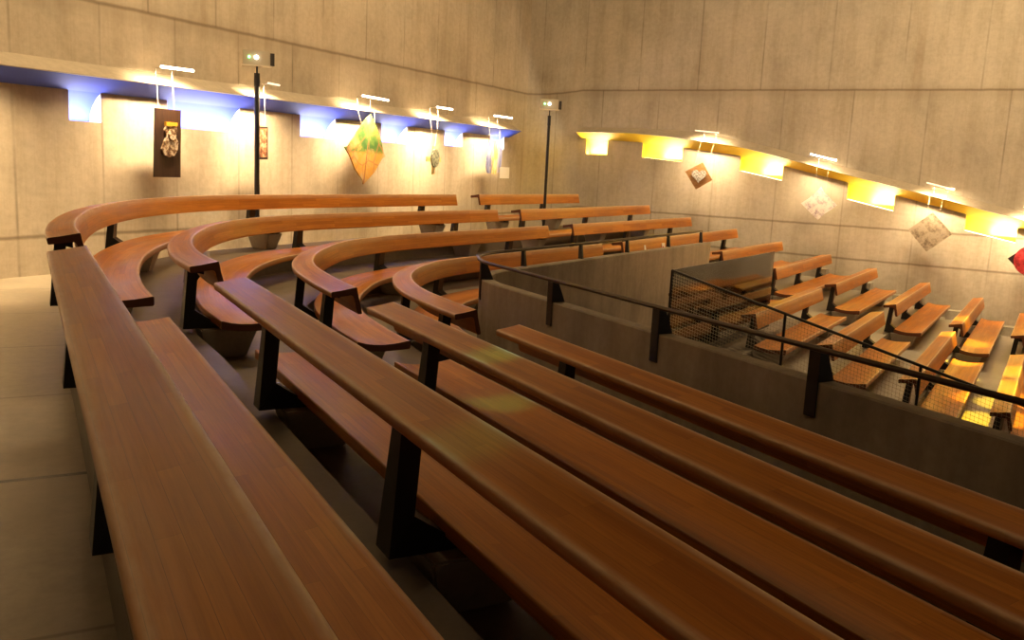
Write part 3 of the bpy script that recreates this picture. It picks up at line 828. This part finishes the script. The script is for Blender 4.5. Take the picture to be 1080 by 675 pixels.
# ------------------------------------------------------------------ emergency light poles
def lamp_pole(x, y, ztop, label, r=.045, sc=1.0):
    t = thing('emergency_light_pole', label, 'emergency light', (x, y, 0))
    fwd = V((x, y, 0)).normalized()*-1; right = V((-fwd.y, fwd.x, 0))
    def lk(nm, bm, m, sm=False): return link(nm, bm, m, t, sm)
    bm = bmesh.new(); tube(bm, [(0, 0, 0), (0, 0, .02)], .14, 20); lk('base_plate', bm, M['steel'], True)
    bm = bmesh.new(); tube(bm, [(0, 0, .02), (0, 0, 1.7), (0, 0, ztop-.46)], r, 14); tube(bm, [(0, 0, ztop-.46), (0, 0, ztop-.24)], r*1.15, 12); tube(bm, [(0, 0, ztop-.24), (0, 0, ztop-.12)], r*.35, 8)
    lk('pole', bm, M['steel'], True)
    w = .235*sc; h = .13*sc; c = V((0, 0, ztop))-right*.0
    bm = bmesh.new(); box_axes(bm, c-right*w-V((0, 0, h*.85))-fwd*.05, right*w*1.9, fwd*.1, V((0, 0, h*1.9)))
    bmesh.ops.bevel(bm, geom=bm.edges[:], offset=.008, segments=2, affect='EDGES')
    lk('light_box', bm, simple('box_plastic', (.42, .37, .28), .35))
    bm = bmesh.new(); box_axes(bm, c-right*w*1.08-V((0, 0, h*.98))-fwd*.07, right*w*2.1, fwd*.14, V((0, 0, .02))); lk('tray', bm, simple('tray_metal', (.75, .68, .55), .4, .3))
    bm = bmesh.new(); box_axes(bm, c+right*w*.93-V((0, 0, h*.78))-fwd*.06, right*.07*sc, fwd*.13, V((0, 0, h*1.55))); lk('end_cap', bm, simple('dark_plastic', (.02, .015, .012), .5))
    for nm, dx, rr, col, es in (('green_lamp', -.55, .022, (.15, 1, .25), 6), ('white_lamp', -.05, .032, (1, .95, .8), 12)):
        bm = bmesh.new(); bmesh.ops.create_uvsphere(bm, u_segments=14, v_segments=8, radius=rr*sc, matrix=Matrix.Translation(c+right*w*dx+fwd*.055+V((0, 0, .02))))
        lk(nm, bm, simple(nm+'_glow', col, .4, emit=col, es=es), True)
lamp_pole(3.546, 16.16, 3.46, 'tall black pole in the left half carrying an emergency light box', .045)
lamp_pole(10.594, 18.257, 3.28, 'distant black pole near the corner of the hall carrying an emergency light box', .034, .92)

# ------------------------------------------------------------------ leaflets behind the rail
for lx, ty, w, h, red, lab in ((11.22, 15.28, .085, .27, False, 'narrow white leaflet standing against the pew back behind the parapet rail'),
                         (12.05, 15.78, .17, .27, True, 'white leaflet with a red mark, standing against the pew back behind the parapet rail')):
    u = (V((lx, ty, 0))).dot(ARM); q = -7.33
    base = ARM*u+SIDE*(-7.30); o = V((base.x, base.y, Z[3]-.385))
    t = thing('leaflet', lab, 'leaflet', o, 'leaflets on the pew behind the rail')
    bm = bmesh.new(); box_axes(bm, (0, 0, 0), ARM*w, SIDE*-.004, V((0, 0, h))-SIDE*.05)
    link('sheet', bm, simple('leaflet_paper', (.85, .80, .78), .6), t)
    if red:
        bm = bmesh.new(); box_axes(bm, ARM*w*.15+V((0, 0, h*.45))+SIDE*.0005-SIDE*.05*.45, ARM*w*.35, SIDE*.001, V((0, 0, h*.3))-SIDE*.05*.3)
        link('red_mark', bm, simple('red_ink', (.6, .06, .05), .6), t)

# ------------------------------------------------------------------ light of the hall
def spot(name, loc, target, power, col, deg, blend=.4, size=.05):
    l = bpy.data.lights.new(name, 'SPOT'); l.energy = power; l.color = col; l.spot_size = math.radians(deg); l.spot_blend = blend; l.shadow_soft_size = size
    o = bpy.data.objects.new(name, l); C.objects.link(o); o.location = loc
    o.rotation_euler = (V(target)-V(loc)).to_track_quat('-Z', 'Y').to_euler(); return o
WARM = (1, .70, .37)
area('hall_fill', (3.5, 11.5, 8.6), (-.4, .75, -.8), 7, 3, 620, WARM)  # unseen overhead fills, added to brighten the walls and pews
area('hall_fill', (15.5, 9.5, 8.6), (.75, .3, -.9), 6, 4, 1000, WARM)
area('hall_fill', (9, 15.5, 8.6), (.35, .75, -.8), 4, 3, 260, WARM)
area('hall_fill', (1.5, 3, 8.6), (0, 0, -1), 4, 4, 50, WARM)
# coloured daylight
spot('green_daylight', (7, 4, 8.4), (2.50, 4.8, .71), 1000, (.10, 1, .95), 3.2, 1)
spot('green_daylight', (7, 4.6, 8.4), (2.88, 5.45, .20), 900, (.10, 1, .95), 3.6, 1)
spot('green_daylight', (5.6, 2.2, 8.4), (1.24, 2.6, .95), 300, (.10, 1, .9), 3.2, 1)
for tgt, pw, dg in (((16.75, 11.5, -1.24), 12000, 5.5), ((14.8, 10.35, -1.24), 16000, 5.5), ((13.75, 8.45, -.97), 12000, 6), ((12.6, 8.1, -1.6), 12000, 7)):
    spot('yellow_daylight', (tgt[0]-3.2, tgt[1]-3.2, 8.5), tgt, pw, (1, .66, .02), dg, .5)

w = bpy.data.worlds.new('World'); S.world = w; w.use_nodes = True
w.node_tree.nodes['Background'].inputs[0].default_value = (1, .70, .42, 1)
w.node_tree.nodes['Background'].inputs[1].default_value = .035

# ------------------------------------------------------------------ camera
cam = bpy.data.cameras.new('camera'); co = bpy.data.objects.new('camera', cam); C.objects.link(co)
cam.sensor_fit = 'HORIZONTAL'; cam.sensor_width = 36; cam.lens = 950/1080*36; cam.clip_start = .05
yaw, pitch, roll = math.radians(28.419), math.radians(9.6426), math.radians(2.7791)
fw = V((math.sin(yaw)*math.cos(pitch), math.cos(yaw)*math.cos(pitch), -math.sin(pitch)))
rt = V((math.cos(yaw), -math.sin(yaw), 0)); dn = V((-math.sin(yaw)*math.sin(pitch), -math.cos(yaw)*math.sin(pitch), -math.cos(pitch)))
xi = rt*math.cos(roll)-dn*math.sin(roll); yi = rt*math.sin(roll)+dn*math.cos(roll)
m = Matrix((xi, -yi, -fw)).transposed().to_4x4(); m.translation = V((0, 0, EYE)); co.matrix_world = m
S.camera = co
S.view_settings.view_transform = 'Standard'; S.view_settings.look = 'None'; S.view_settings.exposure = .55; S.view_settings.gamma = 1
S.view_settings.use_curve_mapping = False
S.cycles.use_denoising = True
S.cycles.max_bounces = 8
